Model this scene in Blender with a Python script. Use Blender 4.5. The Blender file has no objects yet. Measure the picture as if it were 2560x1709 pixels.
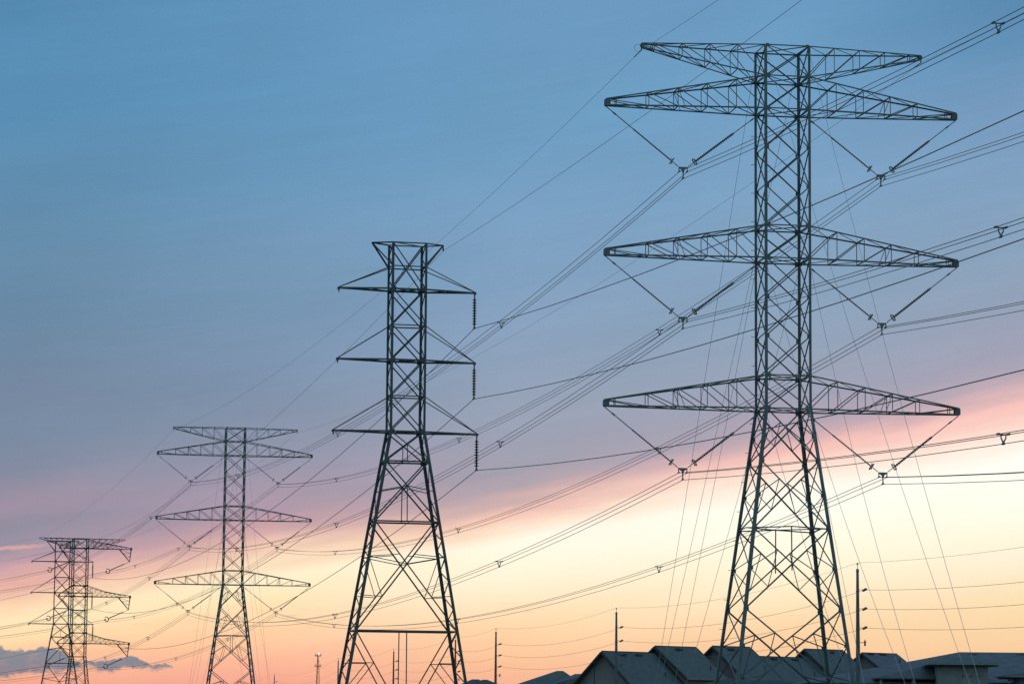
import bpy, math, random
from mathutils import Vector, Matrix
random.seed(7)
S = bpy.context.scene
COL = S.collection
R = math.radians

# ------------------------------------------------------------------ camera
FOC, PITCH, ROLL = 7527.92, 0.12496, 0.00835          # focal length in photo pixels (2560 wide), radians
camd = bpy.data.cameras.new('camera'); cam = bpy.data.objects.new('camera', camd); COL.objects.link(cam)
camd.sensor_width = 36; camd.lens = 36 * FOC / 2560
camd.clip_start = 1; camd.clip_end = 20000
cam.matrix_world = Matrix.Rotation(math.pi / 2 + PITCH, 4, 'X') @ Matrix.Rotation(ROLL, 4, 'Z')
S.camera = cam
S.render.resolution_x, S.render.resolution_y = 1024, 683
S.view_settings.view_transform = 'Standard'; S.view_settings.look = 'None'
S.view_settings.exposure = 0; S.view_settings.gamma = 1; S.view_settings.use_curve_mapping = False
GROUND = -1.7                                        # the eye is at z = 0

# ------------------------------------------------------------------ sky
def lin(c):
    return tuple(((v / 255) / 12.92 if v / 255 <= .04045 else ((v / 255 + .055) / 1.055) ** 2.4) for v in c) + (1,)
W = bpy.data.worlds.new('World'); S.world = W; W.use_nodes = True
N, LK = W.node_tree.nodes, W.node_tree.links
for n in list(N): N.remove(n)
def mth(op, a, b=None, c=None, clamp=False):
    n = N.new('ShaderNodeMath'); n.operation = op; n.use_clamp = clamp
    for i, v in enumerate((a, b, c)):
        if v is None: continue
        if hasattr(v, 'is_output'): LK.new(v, n.inputs[i])
        else: n.inputs[i].default_value = v
    return n.outputs[0]
def smooth(v, lo, hi):
    n = N.new('ShaderNodeMapRange'); n.interpolation_type = 'SMOOTHSTEP'; LK.new(v, n.inputs[0])
    n.inputs[1].default_value = lo; n.inputs[2].default_value = hi; return n.outputs[0]
def linear(v, lo, hi, a=0, b=1):
    n = N.new('ShaderNodeMapRange'); LK.new(v, n.inputs[0])
    for i, q in enumerate((lo, hi, a, b)): n.inputs[i + 1].default_value = q
    return n.outputs[0]
def mix(f, a, b):
    n = N.new('ShaderNodeMix'); n.data_type = 'RGBA'
    for s_, v in ((n.inputs[0], f), (n.inputs[6], a), (n.inputs[7], b)):
        if hasattr(v, 'is_output'): LK.new(v, s_)
        else: s_.default_value = v
    return n.outputs[2]
tc = N.new('ShaderNodeTexCoord'); sx = N.new('ShaderNodeSeparateXYZ'); LK.new(tc.outputs['Generated'], sx.inputs[0])
dx, dy, dz = sx.outputs
az = mth('ARCTAN2', dx, dy)                          # azimuth from north (+Y), radians
hyp = mth('MAXIMUM', mth('SQRT', mth('ADD', mth('MULTIPLY', dx, dx), mth('MULTIPLY', dy, dy))), .05)
te = mth('DIVIDE', dz, hyp)                          # tangent of elevation
# sky units: 6908 units per radian, horizon at 1652, rising = smaller
PX = mth('ADD', mth('MULTIPLY', mth('MAXIMUM', mth('MINIMUM', az, .34), -.34), 6908), 1174.5)
PY = mth('ADD', mth('SUBTRACT', 1652, mth('MULTIPLY', te, 6908)), mth('MULTIPLY', mth('SUBTRACT', PX, 1174), .00835))
def noise(vx, vy, sx_, sy_, detail=4, rough=.5, off=0.):
    cb = N.new('ShaderNodeCombineXYZ')
    LK.new(mth('DIVIDE', vx, sx_), cb.inputs[0]); LK.new(mth('DIVIDE', vy, sy_), cb.inputs[1]); cb.inputs[2].default_value = off
    n = N.new('ShaderNodeTexNoise'); LK.new(cb.outputs[0], n.inputs['Vector']); n.inputs['Scale'].default_value = 1
    n.inputs['Detail'].default_value = detail; n.inputs['Roughness'].default_value = rough
    return mth('SUBTRACT', n.outputs[0], .5)
# lower edge of the blue-mauve cloud sheet, sloping up to the right
E0, E1, E2 = 1350., -0.1282, -0.0000173
edge = mth('ADD', E0, mth('ADD', mth('MULTIPLY', PX, E1), mth('MULTIPLY', mth('MULTIPLY', PX, PX), E2)))
def edgef(x): return E0 + E1 * x + E2 * x * x
s0 = mth('SUBTRACT', PY, edge)
wob = mth('ADD', mth('MULTIPLY', noise(PX, s0, 900, 120, 5), 70), mth('MULTIPLY', noise(PX, s0, 240, 30, 5, .6, 3.1), 44))
near_edge = mth('MULTIPLY', smooth(s0, -420, -60), mth('SUBTRACT', 1, smooth(s0, 90, 420)))
s1 = mth('ADD', s0, mth('MULTIPLY', wob, mth('ADD', mth('MULTIPLY', near_edge, .8), .35)))
SLO, SHI = -1500., 760.
pos = linear(s1, SLO, SHI)
cols = [
 (60, [(0,(78,138,180)),(250,(84,143,184)),(450,(92,140,176)),(600,(100,142,174)),(750,(104,137,166)),(900,(118,137,164)),(1000,(120,139,163)),(1090,(133,140,162)),(1160,(160,145,163)),(1215,(146,143,161)),(1275,(160,148,165)),(1312,(196,160,170)),(1345,(236,180,168)),(1385,(252,212,175)),(1425,(253,228,184)),(1480,(252,214,166)),(1530,(247,184,148)),(1575,(240,165,142)),(1660,(222,146,136))]),
 (620,[(0,(92,148,190)),(200,(93,149,190)),(400,(98,150,188)),(550,(112,152,187)),(700,(115,150,181)),(850,(124,148,177)),(950,(133,149,173)),(1050,(149,151,172)),(1120,(167,153,172)),(1180,(180,155,169)),(1225,(208,166,170)),(1252,(238,196,178)),(1280,(252,222,188)),(1325,(254,237,200)),(1380,(254,226,180)),(1450,(252,204,160)),(1520,(248,180,150)),(1575,(243,163,141)),(1660,(226,148,138))]),
 (1190,[(0,(102,153,195)),(300,(104,156,195)),(500,(120,162,198)),(650,(128,162,196)),(800,(139,162,190)),(900,(147,162,184)),(1000,(157,162,180)),(1080,(163,162,177)),(1130,(177,165,174)),(1163,(208,176,175)),(1190,(246,198,183)),(1214,(254,226,202)),(1245,(255,248,228)),(1300,(255,244,218)),(1360,(254,233,198)),(1420,(253,217,172)),(1500,(252,200,156)),(1575,(248,182,149)),(1660,(232,160,142))]),
 (1780,[(0,(102,154,195)),(200,(108,159,199)),(400,(120,163,199)),(600,(133,165,196)),(750,(141,165,190)),(850,(153,164,185)),(930,(162,163,181)),(985,(182,167,181)),(1022,(222,182,183)),(1050,(250,199,189)),(1080,(254,220,204)),(1105,(255,239,222)),(1145,(255,250,236)),(1210,(255,251,233)),(1290,(255,245,218)),(1360,(254,234,196)),(1420,(253,220,176)),(1470,(252,209,162)),(1540,(251,199,156)),(1660,(238,172,148))]),
 (2320,[(0,(85,138,180)),(100,(95,146,188)),(250,(115,155,193)),(450,(127,161,194)),(600,(138,164,191)),(700,(147,163,186)),(780,(157,162,183)),(840,(163,162,181)),(885,(180,167,181)),(915,(214,180,183)),(942,(248,197,189)),(975,(254,211,199)),(1010,(255,229,214)),(1045,(255,245,232)),(1080,(255,252,242)),(1150,(255,252,236)),(1200,(255,248,227)),(1300,(254,238,208)),(1380,(254,225,180)),(1450,(252,214,166)),(1570,(246,190,152)),(1660,(238,172,148))]),
]
outc = None
for i, (x, st) in enumerate(cols):
    rp = N.new('ShaderNodeValToRGB'); LK.new(pos, rp.inputs[0]); el = rp.color_ramp.elements
    rp.color_ramp.interpolation = 'LINEAR'
    st = [(max(0, min(1, (y - edgef(x) - SLO) / (SHI - SLO))), c) for y, c in st]
    while len(el) < len(st): el.new(.5)
    for e_, (p_, c_) in zip(el, st): e_.position = p_
    for e_, (p_, c_) in zip(el, st): e_.color = lin(c_)
    if outc is None: outc = rp.outputs[0]; px0 = x
    else: outc = mix(linear(PX, px0, x), outc, rp.outputs[0]); px0 = x
# faint mottling of the thin cloud and soft wisps
mot = mth('ADD', mth('MULTIPLY', noise(PX, s0, 420, 150, 6, .5, 7.7), .15), mth('MULTIPLY', noise(PX, s0, 380, 26, 5, .6, 1.7), .09))
hsv = N.new('ShaderNodeHueSaturation'); LK.new(outc, hsv.inputs['Color']); glow = smooth(s0, 10, 90); upper = mth('SUBTRACT', 1, smooth(s0, -420, -90))
mot = mth('MULTIPLY', mot, mth('SUBTRACT', 1, mth('MULTIPLY', glow, .7)))
LK.new(mth('ADD', mth('ADD', mot, 1), mth('SUBTRACT', mth('MULTIPLY', mth('MULTIPLY', glow, mth('SUBTRACT', 1, smooth(s0, 240, 420))), .05), mth('MULTIPLY', upper, .025))), hsv.inputs['Value'])
LK.new(mth('SUBTRACT', 1, mth('MULTIPLY', upper, .05)), hsv.inputs['Saturation']); sky = hsv.outputs[0]
w1 = mth('MULTIPLY', smooth(noise(PX, PY, 90, 12, 5, .6, 9.3), .1, .26), mth('MULTIPLY', smooth(PY, 1370, 1395), mth('SUBTRACT', 1, smooth(PY, 1420, 1480))))
sky = mix(mth('MULTIPLY', w1, .35), sky, lin((205, 165, 160)))
# low pink streak on the left
st_y = mth('ADD', mth('SUBTRACT', 1268, mth('MULTIPLY', PX, .085)), mth('MULTIPLY', noise(PX, PY, 22, 60, 3, .5, 4.), 14))
dist = mth('ABSOLUTE', mth('SUBTRACT', PY, st_y))
stm = mth('MULTIPLY', mth('SUBTRACT', 1, smooth(dist, 1.5, 6.5)), mth('SUBTRACT', 1, smooth(PX, 60, 170)))
sky = mix(mth('MULTIPLY', stm, .75), sky, lin((228, 172, 164)))
# small blue-grey cumulus low on the left
def fcurve(v, pts, lo=-200., hi=450., vlo=1450., vhi=1600.):
    n = N.new('ShaderNodeFloatCurve'); LK.new(linear(v, lo, hi), n.inputs['Value']); cu = n.mapping.curves[0]
    P_ = [((x - lo) / (hi - lo), (y - vlo) / (vhi - vlo)) for x, y in pts]
    cu.points[0].location = P_[0]; cu.points[1].location = P_[-1]
    for p in P_[1:-1]: cu.points.new(*p)
    n.mapping.update(); return linear(n.outputs[0], 0, 1, vlo, vhi)
cn = mth('ADD', mth('MULTIPLY', noise(PX, PY, 24, 17, 6, .65, 5.), 26), mth('MULTIPLY', noise(PX, PY, 8, 6, 4, .6, 6.), 9))
top = fcurve(PX, [(-200,1500),(-60,1487),(0,1488),(20,1484),(34,1492),(60,1494),(95,1492),(120,1486),(150,1491),(175,1508),(200,1521),(206,1522),(212,1516),(230,1518),(250,1516),(275,1514),(295,1509),(312,1506),(332,1512),(350,1521),(362,1526),(375,1522),(390,1523),(402,1524),(412,1531),(416,1545),(450,1560)])
bot = fcurve(PX, [(-200,1560),(0,1556),(60,1550),(100,1545),(175,1543),(205,1530),(213,1528),(250,1540),(275,1539),(312,1533),(362,1536),(388,1537),(412,1532),(416,1530),(450,1480)])
cm = mth('MULTIPLY', smooth(mth('SUBTRACT', mth('ADD', PY, cn), top), -1.5, 4), smooth(mth('SUBTRACT', bot, mth('ADD', PY, mth('MULTIPLY', cn, 1.6))), -7, 9))
cm = mth('MULTIPLY', cm, mth('LESS_THAN', PX, 425))
cm = mth('MULTIPLY', cm, linear(noise(PX, PY, 40, 14, 5, .6, 11.), -.3, .02, .82, 1))
ccol = mix(smooth(mth('ADD', mth('SUBTRACT', PY, top), mth('MULTIPLY', cn, 1.5)), 0, 60), lin((112, 130, 148)), lin((126, 128, 146)))
sky = mix(mth('MULTIPLY', cm, .9), sky, ccol)
# towards the zenith and away from the sunset: low-sun physical sky under flat blue, added as fill light
nis = N.new('ShaderNodeTexSky'); nis.sky_type = 'NISHITA'; nis.sun_disc = False
nis.sun_elevation = R(1.5); nis.sun_rotation = R(6); nis.dust_density = 1.5
sc = N.new('ShaderNodeVectorMath'); sc.operation = 'SCALE'; LK.new(nis.outputs[0], sc.inputs[0]); sc.inputs['Scale'].default_value = .12
back = mix(.70, sc.outputs[0], (.27, .47, .60, 1))
away = mth('MAXIMUM', smooth(mth('ABSOLUTE', az), .22, 1.1), smooth(te, .30, 1.2))
sky = mix(away, sky, back)
bg = N.new('ShaderNodeBackground'); LK.new(sky, bg.inputs[0]); bg.inputs[1].default_value = 1
wo = N.new('ShaderNodeOutputWorld'); LK.new(bg.outputs[0], wo.inputs[0])

# the sun, almost set behind the far towers
sd = bpy.data.lights.new('sun', 'SUN'); so = bpy.data.objects.new('sun', sd); COL.objects.link(so)
sd.energy = .25; sd.angle = R(.5); sd.color = (1, .62, .38)
saz, sel = R(6), R(1.5)
so.rotation_euler = Vector((math.sin(saz) * math.cos(sel), math.cos(saz) * math.cos(sel), math.sin(sel))).to_track_quat('Z', 'Y').to_euler()

# ------------------------------------------------------------------ projection used to lay things out in the world
def ray(px, py):
    X = px - 1280; Y = 854.5 - py; cr, sr = math.cos(ROLL), math.sin(ROLL)
    a = (X * cr - Y * sr) / FOC; b = (X * sr + Y * cr) / FOC; c, s = math.cos(PITCH), math.sin(PITCH)
    return Vector((a, c - b * s, s + b * c))
def at(px, py, Y): r = ray(px, py); return r * (Y / r.y)

# ------------------------------------------------------------------ materials
def mat(name, c1, c2=None, rough=.7, metal=0., scale=3., bump=0., wave=None, emit=None):
    m = bpy.data.materials.new(name); m.use_nodes = True; nt = m.node_tree; b = nt.nodes['Principled BSDF']
    b.inputs['Roughness'].default_value = rough; b.inputs['Metallic'].default_value = metal
    c2 = c2 or c1
    tcn = nt.nodes.new('ShaderNodeTexCoord'); nz = nt.nodes.new('ShaderNodeTexNoise'); nz.inputs['Scale'].default_value = scale; nz.inputs['Detail'].default_value = 6
    nt.links.new(tcn.outputs['Object'], nz.inputs['Vector'])
    rp = nt.nodes.new('ShaderNodeValToRGB'); rp.color_ramp.elements[0].position = .35; rp.color_ramp.elements[1].position = .65
    rp.color_ramp.elements[0].color = (*c1, 1); rp.color_ramp.elements[1].color = (*c2, 1)
    nt.links.new(nz.outputs[0], rp.inputs[0]); colr = rp.outputs[0]
    if wave:                                          # courses of shingles, siding boards, roof sheets
        wv = nt.nodes.new('ShaderNodeTexWave'); wv.bands_direction = wave[0]; wv.inputs['Scale'].default_value = wave[1]; wv.wave_profile = 'SAW'
        wv.inputs['Distortion'].default_value = wave[2]; nt.links.new(tcn.outputs['Object'], wv.inputs['Vector'])
        mx = nt.nodes.new('ShaderNodeMix'); mx.data_type = 'RGBA'; mx.blend_type = 'MULTIPLY'; mx.inputs[0].default_value = wave[3]
        nt.links.new(colr, mx.inputs[6]); nt.links.new(wv.outputs[0], mx.inputs[7]); colr = mx.outputs[2]
    nt.links.new(colr, b.inputs['Base Color'])
    if bump:
        bp = nt.nodes.new('ShaderNodeBump'); bp.inputs['Strength'].default_value = bump; nt.links.new(nz.outputs[0], bp.inputs['Height']); nt.links.new(bp.outputs[0], b.inputs['Normal'])
    if emit:
        b.inputs['Emission Color'].default_value = (*emit[0], 1); b.inputs['Emission Strength'].default_value = emit[1]
    return m
M = dict(
    steel=mat('galvanised_steel', (.115, .15, .16), (.165, .21, .22), .62, 0, 1.3),
    dark=mat('weathered_steel', (.075, .095, .105), (.12, .14, .145), .65, 0, 1.3),
    plate=mat('hardware_steel', (.16, .20, .22), (.22, .26, .28), .5, .3, 4),
    wire=mat('aluminium_cable', (.10, .12, .13), (.13, .15, .16), .55, .3, 2),
    guy=mat('bright_guy_strand', (.45, .48, .50), (.52, .55, .56), .5, .2, 2),
    glass=mat('brown_porcelain', (.035, .035, .035), (.05, .045, .04), .25, 0, 5),
    polymer=mat('grey_silicone', (.10, .11, .12), (.13, .14, .15), .5, 0, 5),
    concrete=mat('spun_concrete', (.13, .145, .15), (.18, .195, .2), .85, 0, 2, .2),
    roof=mat('asphalt_shingles', (.115, .143, .165), (.155, .187, .21), .95, 0, 1.6, .3, ('Z', 5.5, 1.2, .35)),
    roof2=mat('blue_grey_shingles', (.135, .152, .20), (.185, .20, .26), .95, 0, 1.3, .3, ('Z', 5.5, 1.2, .35)),
    roofd=mat('dark_shingles', (.055, .07, .08), (.10, .12, .135), .95, 0, 1.6, .3, ('Z', 5.5, 1.2, .35)),
    wall=mat('mauve_siding', (.26, .235, .245), (.31, .285, .295), .9, 0, .6, .1, ('Z', 3.4, .0, .18)),
    stucco=mat('pale_stucco', (.26, .27, .27), (.33, .34, .33), .95, 0, 1.2, .2),
    trim=mat('dark_trim', (.03, .033, .036), (.045, .05, .052), .7, 0, 2),  # under-eave shade of verges and soffits is put into this near-black colour
    gutter=mat('grey_gutter', (.20, .22, .23), (.26, .28, .29), .5, 0, 2),
    pane=mat('window_glass', (.02, .025, .03), (.03, .035, .04), .08, 0, 1),
    vent=mat('painted_vent', (.035, .04, .045), (.06, .065, .07), .6, 0, 3),
    grass=mat('dry_grass', (.045, .06, .025), (.09, .085, .04), 1, 0, .08, .3),
    leaf=mat('dark_leaves', (.03, .045, .02), (.06, .075, .03), .9, 0, 3),
    bark=mat('bark', (.06, .05, .04), (.09, .07, .055), .95, 0, 6),
    redwhite=mat('faded_orange_paint', (.30, .13, .08), (.36, .17, .10), .7, 0, .8),
    lamp=mat('beacon_glass', (.9, .9, .8), (.9, .9, .8), .3, 0, 1, emit=((1, .93, .76), 1.1)),
)

# ------------------------------------------------------------------ mesh helpers
class MB:
    def __init__(s): s.v = []; s.f = []
    def poly(s, pts, faces):
        o = len(s.v); s.v += [tuple(p) for p in pts]; s.f += [tuple(i + o for i in f) for f in faces]
    def bar(s, p, q, w, prof='L', up=(0, 0, 1), out=None):
        """steel member from p to q; L = angle section of flange w, B = solid square"""
        p, q = Vector(p), Vector(q); d = q - p
        if d.length < 1e-6: return
        d.normalize(); u = Vector(up)
        if abs(d.dot(u)) > .97: u = Vector((0, 1, 0))
        a = d.cross(u).normalized(); b = a.cross(d).normalized()
        if out is not None:
            if a.dot(out) < 0: a = -a
            if b.dot(out) < 0: b = -b
        if prof == 'L':
            t = max(w * .18, .012)
            sec = [(w / 2, w / 2), (-w / 2, w / 2), (-w / 2, w / 2 - t), (w / 2 - t, w / 2 - t), (w / 2 - t, -w / 2), (w / 2, -w / 2)]
        else: sec = [(w / 2, w / 2), (-w / 2, w / 2), (-w / 2, -w / 2), (w / 2, -w / 2)]
        n = len(sec); pts = [p + a * x + b * y for x, y in sec] + [q + a * x + b * y for x, y in sec]
        fs = [(i, (i + 1) % n, n + (i + 1) % n, n + i) for i in range(n)]
        if prof == 'L': fs += [(0, 1, 2, 3), (0, 3, 4, 5), (6, 9, 8, 7), (6, 11, 10, 9)]
        else: fs += [(3, 2, 1, 0), (4, 5, 6, 7)]
        s.poly(pts, fs)
    def box(s, c, sx_, sy_, sz_, yaw=0.):
        cx, cy, cz = c; cc, ss = math.cos(yaw), math.sin(yaw); pts = []
        for z in (-1, 1):
            for x, y in ((-1, -1), (1, -1), (1, 1), (-1, 1)):
                X, Y = x * sx_ / 2, y * sy_ / 2; pts.append((cx + X * cc - Y * ss, cy + X * ss + Y * cc, cz + z * sz_ / 2))
        s.poly(pts, [(3, 2, 1, 0), (4, 5, 6, 7), (0, 1, 5, 4), (1, 2, 6, 5), (2, 3, 7, 6), (3, 0, 4, 7)])
    def tube(s, pts, r, n=6, cap=True):
        pts = [Vector(p) for p in pts]; rs = r if isinstance(r, (list, tuple)) else [r] * len(pts); o = len(s.v)
        for i, p in enumerate(pts):
            d = (pts[min(i + 1, len(pts) - 1)] - pts[max(i - 1, 0)]).normalized()
            u = Vector((0, 0, 1)) if abs(d.z) < .9 else Vector((0, 1, 0))
            a = d.cross(u).normalized(); b = a.cross(d)
            for k in range(n):
                t = 2 * math.pi * k / n; s.v.append(tuple(p + (a * math.cos(t) + b * math.sin(t)) * rs[i]))
        for i in range(len(pts) - 1):
            for k in range(n):
                s.f.append((o + i * n + k, o + i * n + (k + 1) % n, o + (i + 1) * n + (k + 1) % n, o + (i + 1) * n + k))
        if cap:
            s.f.append(tuple(o + k for k in range(n))[::-1]); s.f.append(tuple(o + (len(pts) - 1) * n + k for k in range(n)))
    def ring(s, c, axis, rad, r, n=14, m=5, arc=2 * math.pi, ph=0.):
        c = Vector(c); ax = Vector(axis).normalized(); u = Vector((0, 0, 1)) if abs(ax.z) < .9 else Vector((0, 1, 0))
        a = ax.cross(u).normalized(); b = ax.cross(a); k = n + 1
        s.tube([c + (a * math.cos(ph + arc * i / n) + b * math.sin(ph + arc * i / n)) * rad for i in range(k)], r, m)
    def build(s, name, m, parent=None, smooth_=False):
        me = bpy.data.meshes.new(name); me.from_pydata(s.v, [], s.f); me.update(); me.materials.append(M[m] if isinstance(m, str) else m)
        if smooth_: me.shade_smooth()
        o = bpy.data.objects.new(name, me); COL.objects.link(o)
        if parent: o.parent = parent
        return o
def tag(o, label=None, cat=None, group=None, kind=None):
    for k, v in (('label', label), ('category', cat), ('group', group), ('kind', kind)):
        if v: o[k] = v
    return o
def empty(name, loc, rz=0., label=None, cat=None, group=None):
    o = bpy.data.objects.new(name, None); COL.objects.link(o); o.location = loc; o.rotation_euler = (0, 0, rz); o.empty_display_size = 1
    return tag(o, label, cat, group)
def copy_tree(o, parent=None):
    c = o.copy(); COL.objects.link(c); c.parent = parent
    for ch in list(o.children): copy_tree(ch, c)
    return c
def lerp(a, b, t): return tuple(x + (y - x) * t for x, y in zip(a, b))

# ------------------------------------------------------------------ setting: the ground
g = MB()
n_ = 40
for i in range(n_ + 1):
    for j in range(n_ + 1):
        x = -6000 + 12000 * i / n_; y = -2000 + 12000 * j / n_
        g.v.append((x, y, GROUND + (random.random() - .5) * .1 * (abs(x) > 300)))
for i in range(n_):
    for j in range(n_):
        a = i * (n_ + 1) + j; g.f.append((a, a + n_ + 1, a + n_ + 2, a + 1))
tag(g.build('ground', 'grass'), kind='structure')

# ------------------------------------------------------------------ insulators (local coordinates, from A to B)
def sheds(mb, A, B, n, r_shed, r_core, bell=False):
    A, B = Vector(A), Vector(B); pts, rs = [], []
    for i in range(n):
        for t, r in (((0, r_core), (.12, r_core * 1.6), (.42, r_shed), (.5, r_shed), (.56, r_core), (.95, r_core)) if bell else ((0, r_core), (.30, r_shed), (.42, r_shed), (.55, r_core))):
            pts.append(A + (B - A) * ((i + t) / n)); rs.append(r)
    mb.tube(pts, rs, 9)

# ------------------------------------------------------------------ TOWER TYPE A : broad double-circuit tower with V strings
W2, D2 = 1.33, 1.233
ZA = dict(top=40.17, a1t=38.31, a1b=36.335, a2t=29.29, a2b=27.335, a3t=20.34, a3b=18.375)
SLW, SLD = .131, .088
LT, LA = 8.66, 10.82
FZ = [18.375, 16.72, 15.25, 13.23, 11.27, 8.93, 6.57, 4.45, 2.38, 1.35]     # leg nodes of the flare
def corner(su, sv, z, zb=18.375):
    d = max(0., zb - z); return Vector((su * (W2 + d * SLW), sv * (D2 + d * SLD), z))
CORN = ((-1, -1), (1, -1), (1, 1), (-1, 1))
def xpanel(mb, c, z0, z1, w, faces='fs', cut=None):
    """X bracing on the four faces between levels z0 > z1"""
    for (a, b) in ((CORN[0], CORN[1]), (CORN[3], CORN[2])) if 'f' in faces else ():
        mb.bar(c(*a, z0), c(*b, z1), w, out=Vector((0, a[1], 0))); mb.bar(c(*b, z0), c(*a, z1), w, out=Vector((0, -a[1], 0)))
    for (a, b) in ((CORN[0], CORN[3]), (CORN[1], CORN[2])) if 's' in faces else ():
        mb.bar(c(*a, z0), c(*b, z1), w * .85); mb.bar(c(*b, z0), c(*a, z1), w * .85)
def frame(mb, c, z, w, plan=True):
    P = [c(*k, z) for k in CORN]
    for i in range(4): mb.bar(P[i], P[(i + 1) % 4], w)
    if plan: mb.bar(P[0], P[2], w * .7); mb.bar(P[1], P[3], w * .7)
def redundant(mb, c, z0, z1, zm, w, zq=None):
    """leg-to-diagonal struts of a big X panel, front and back faces"""
    for sv in (-1, 1):
        for su in (-1, 1):
            A, B = c(su, sv, z0), c(-su, sv, z1); C_, D_ = c(su, sv, z1), c(-su, sv, z0)
            q1 = A + (B - A) * .27; q2 = C_ + (D_ - C_) * .27
            mb.bar(q1, q2, w); m = c(su, sv, zm)
            if zq: mb.bar(m, q1, w); mb.bar(c(su, sv, zq), q2, w)
            else: mb.bar(m, q1, w); mb.bar(m, q2, w)
def gusset(mb, P, sv, s=.42):
    mb.box((P.x - .1 * (1 if P.x > 0 else -1), P.y + sv * .05, P.z), s, .02, s * .95)
def truss_arm(mb, su, zt, zb, L, root_z, flat_top=False, tipw=.26, n=5, pl=1.735, heavy=.082, light=.047):
    """lattice crossarm: one chord pair horizontal, the other rising to the body"""
    xs = [W2 + pl * k for k in range(n)] + [L - .0]
    if flat_top: xs = [W2 + 1.64 * k for k in range(5)] + [L]
    def node(x, sv, top):
        t = (x - W2) / (L - W2); d = D2 + (tipw / 2 - D2) * t
        if flat_top: z = zt if top else zb + (zt - .22 - zb) * t
        else: z = (zt + (zb + .36 - zt) * t) if top else zb
        return Vector((su * x, sv * d, z))
    for sv in (-1, 1):
        mb.bar(node(xs[0], sv, 1), node(L, sv, 1), heavy, out=Vector((0, sv, 1))); mb.bar(node(xs[0], sv, 0), node(L, sv, 0), heavy, out=Vector((0, sv, -1)))
        for k in range(1, len(xs)):
            if k < len(xs) - 1 or not flat_top: mb.bar(node(xs[k], sv, 0), node(xs[k], sv, 1), light)
            if k < len(xs): mb.bar(node(xs[k], sv, 1), node(xs[k - 1], sv, 0), light * 1.15)
        x9 = L - .62; mb.bar(node(x9, sv, 0), node(x9, sv, 1), light)
        if not flat_top: mb.bar(node(xs[3], sv, 1), node((xs[2] + xs[3]) / 2 + .45, sv, 0), light * .8)
    for k in range(1, len(xs) - 1):
        mb.bar(node(xs[k], -1, 0), node(xs[k], 1, 0), light); mb.bar(node(xs[k], -1, 1), node(xs[k], 1, 1), light)
        mb.bar(node(xs[k - 1], 1, 0), node(xs[k], -1, 0), light * .9); mb.bar(node(xs[k - 1], -1, 1), node(xs[k], 1, 1), light * .9)
    mb.bar(node(xs[-2], -1, 0), node(L - .3, 1, 0), light * .9)
    h = .36 if not flat_top else .13; ln = .30 if not flat_top else .2; zc = (zb + .16) if not flat_top else zt - .10
    mb.box((su * (L + .04), 0, zc), .03, tipw + .08, h); mb.box((su * (L - ln / 2 + .02), -tipw / 2 - .03, zc), ln, .02, h * .95); mb.box((su * (L - ln / 2 + .02), tipw / 2 + .03, zc), ln, .02, h * .95)
VU, VD = 6.09, 3.55                                    # where the V strings meet
def body_a(root, mat_=None, zbot=GROUND, low=True):
    st = mat_ or 'steel'
    for su, sv in CORN:
        lg = MB(); lg.bar(corner(su, sv, ZA['top']), corner(su, sv, 18.375), .15, out=Vector((su, sv, 0))); lg.bar(corner(su, sv, 18.375), corner(su, sv, zbot), .20, out=Vector((su, sv, 0)))
        lg.box(corner(su, sv, zbot) + Vector((0, 0, .15)), .7, .7, .3)
        if (su, sv) == (-1, 1):                        # climbing pegs
            z = 2.
            while z < 39.5:
                p = corner(su, sv, z); lg.bar(p, p + Vector((-.30, .05, 0)), .028, 'B'); z += 1.74
        lg.build('leg', st, root)
    b = MB()
    levels = [ZA['top'], ZA['a1t'], ZA['a1b']]
    for a, c in (('a1b', 'a2t'), ('a2b', 'a3t')):
        for k in (1, 2): levels.append(ZA[a] + (ZA[c] - ZA[a]) * k / 3)
        levels += [ZA[c], ZA[c[:2] + 'b']]
    levels = sorted(set(levels), reverse=True)
    for z0, z1 in zip(levels, levels[1:]): xpanel(b, corner, z0, z1, .07)
    for k in ZA: frame(b, corner, ZA[k], .075)
    for z in levels:
        for su, sv in CORN: gusset(b, corner(su, sv, z), sv, .30 if z in ZA.values() and z != ZA['top'] else .18)
    for z0, z1 in zip(FZ, FZ[1:]): xpanel(b, corner, z0, z1, .062, 's')
    xpanel(b, corner, FZ[0], FZ[2], .082, 'f'); redundant(b, corner, FZ[0], FZ[2], FZ[1], .05)
    xpanel(b, corner, FZ[2], FZ[4], .082, 'f'); redundant(b, corner, FZ[2], FZ[4], FZ[3], .05)
    xpanel(b, corner, FZ[4], FZ[6], .082, 'f'); redundant(b, corner, FZ[4], FZ[6], FZ[5], .05)
    xpanel(b, corner, FZ[6], FZ[9], .09, 'f'); redundant(b, corner, FZ[6], FZ[9], FZ[7], .06, FZ[8])
    xpanel(b, corner, FZ[9], -1.2, .08)
    P = [corner(*k, FZ[4]) for k in CORN]
    for i in range(4):
        m = (P[i] + P[(i + 1) % 4]) / 2 + Vector((0, 0, .12)); b.bar(P[i], m, .07); b.bar(m, P[(i + 1) % 4], .07); mo = (P[(i + 1) % 4] + P[(i + 2) % 4]) / 2 + Vector((0, 0, .12)); b.bar(m, mo, .06)
        if i in (0, 2):
            b.bar(m, Vector((0, m.y * 1.05, (FZ[4] * .52 + FZ[6] * .48) - .2)), .06)
    for z in FZ[1:]:
        for su, sv in CORN: gusset(b, corner(su, sv, z), sv, .2)
    b.build('lattice_bracing', st, root)
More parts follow.
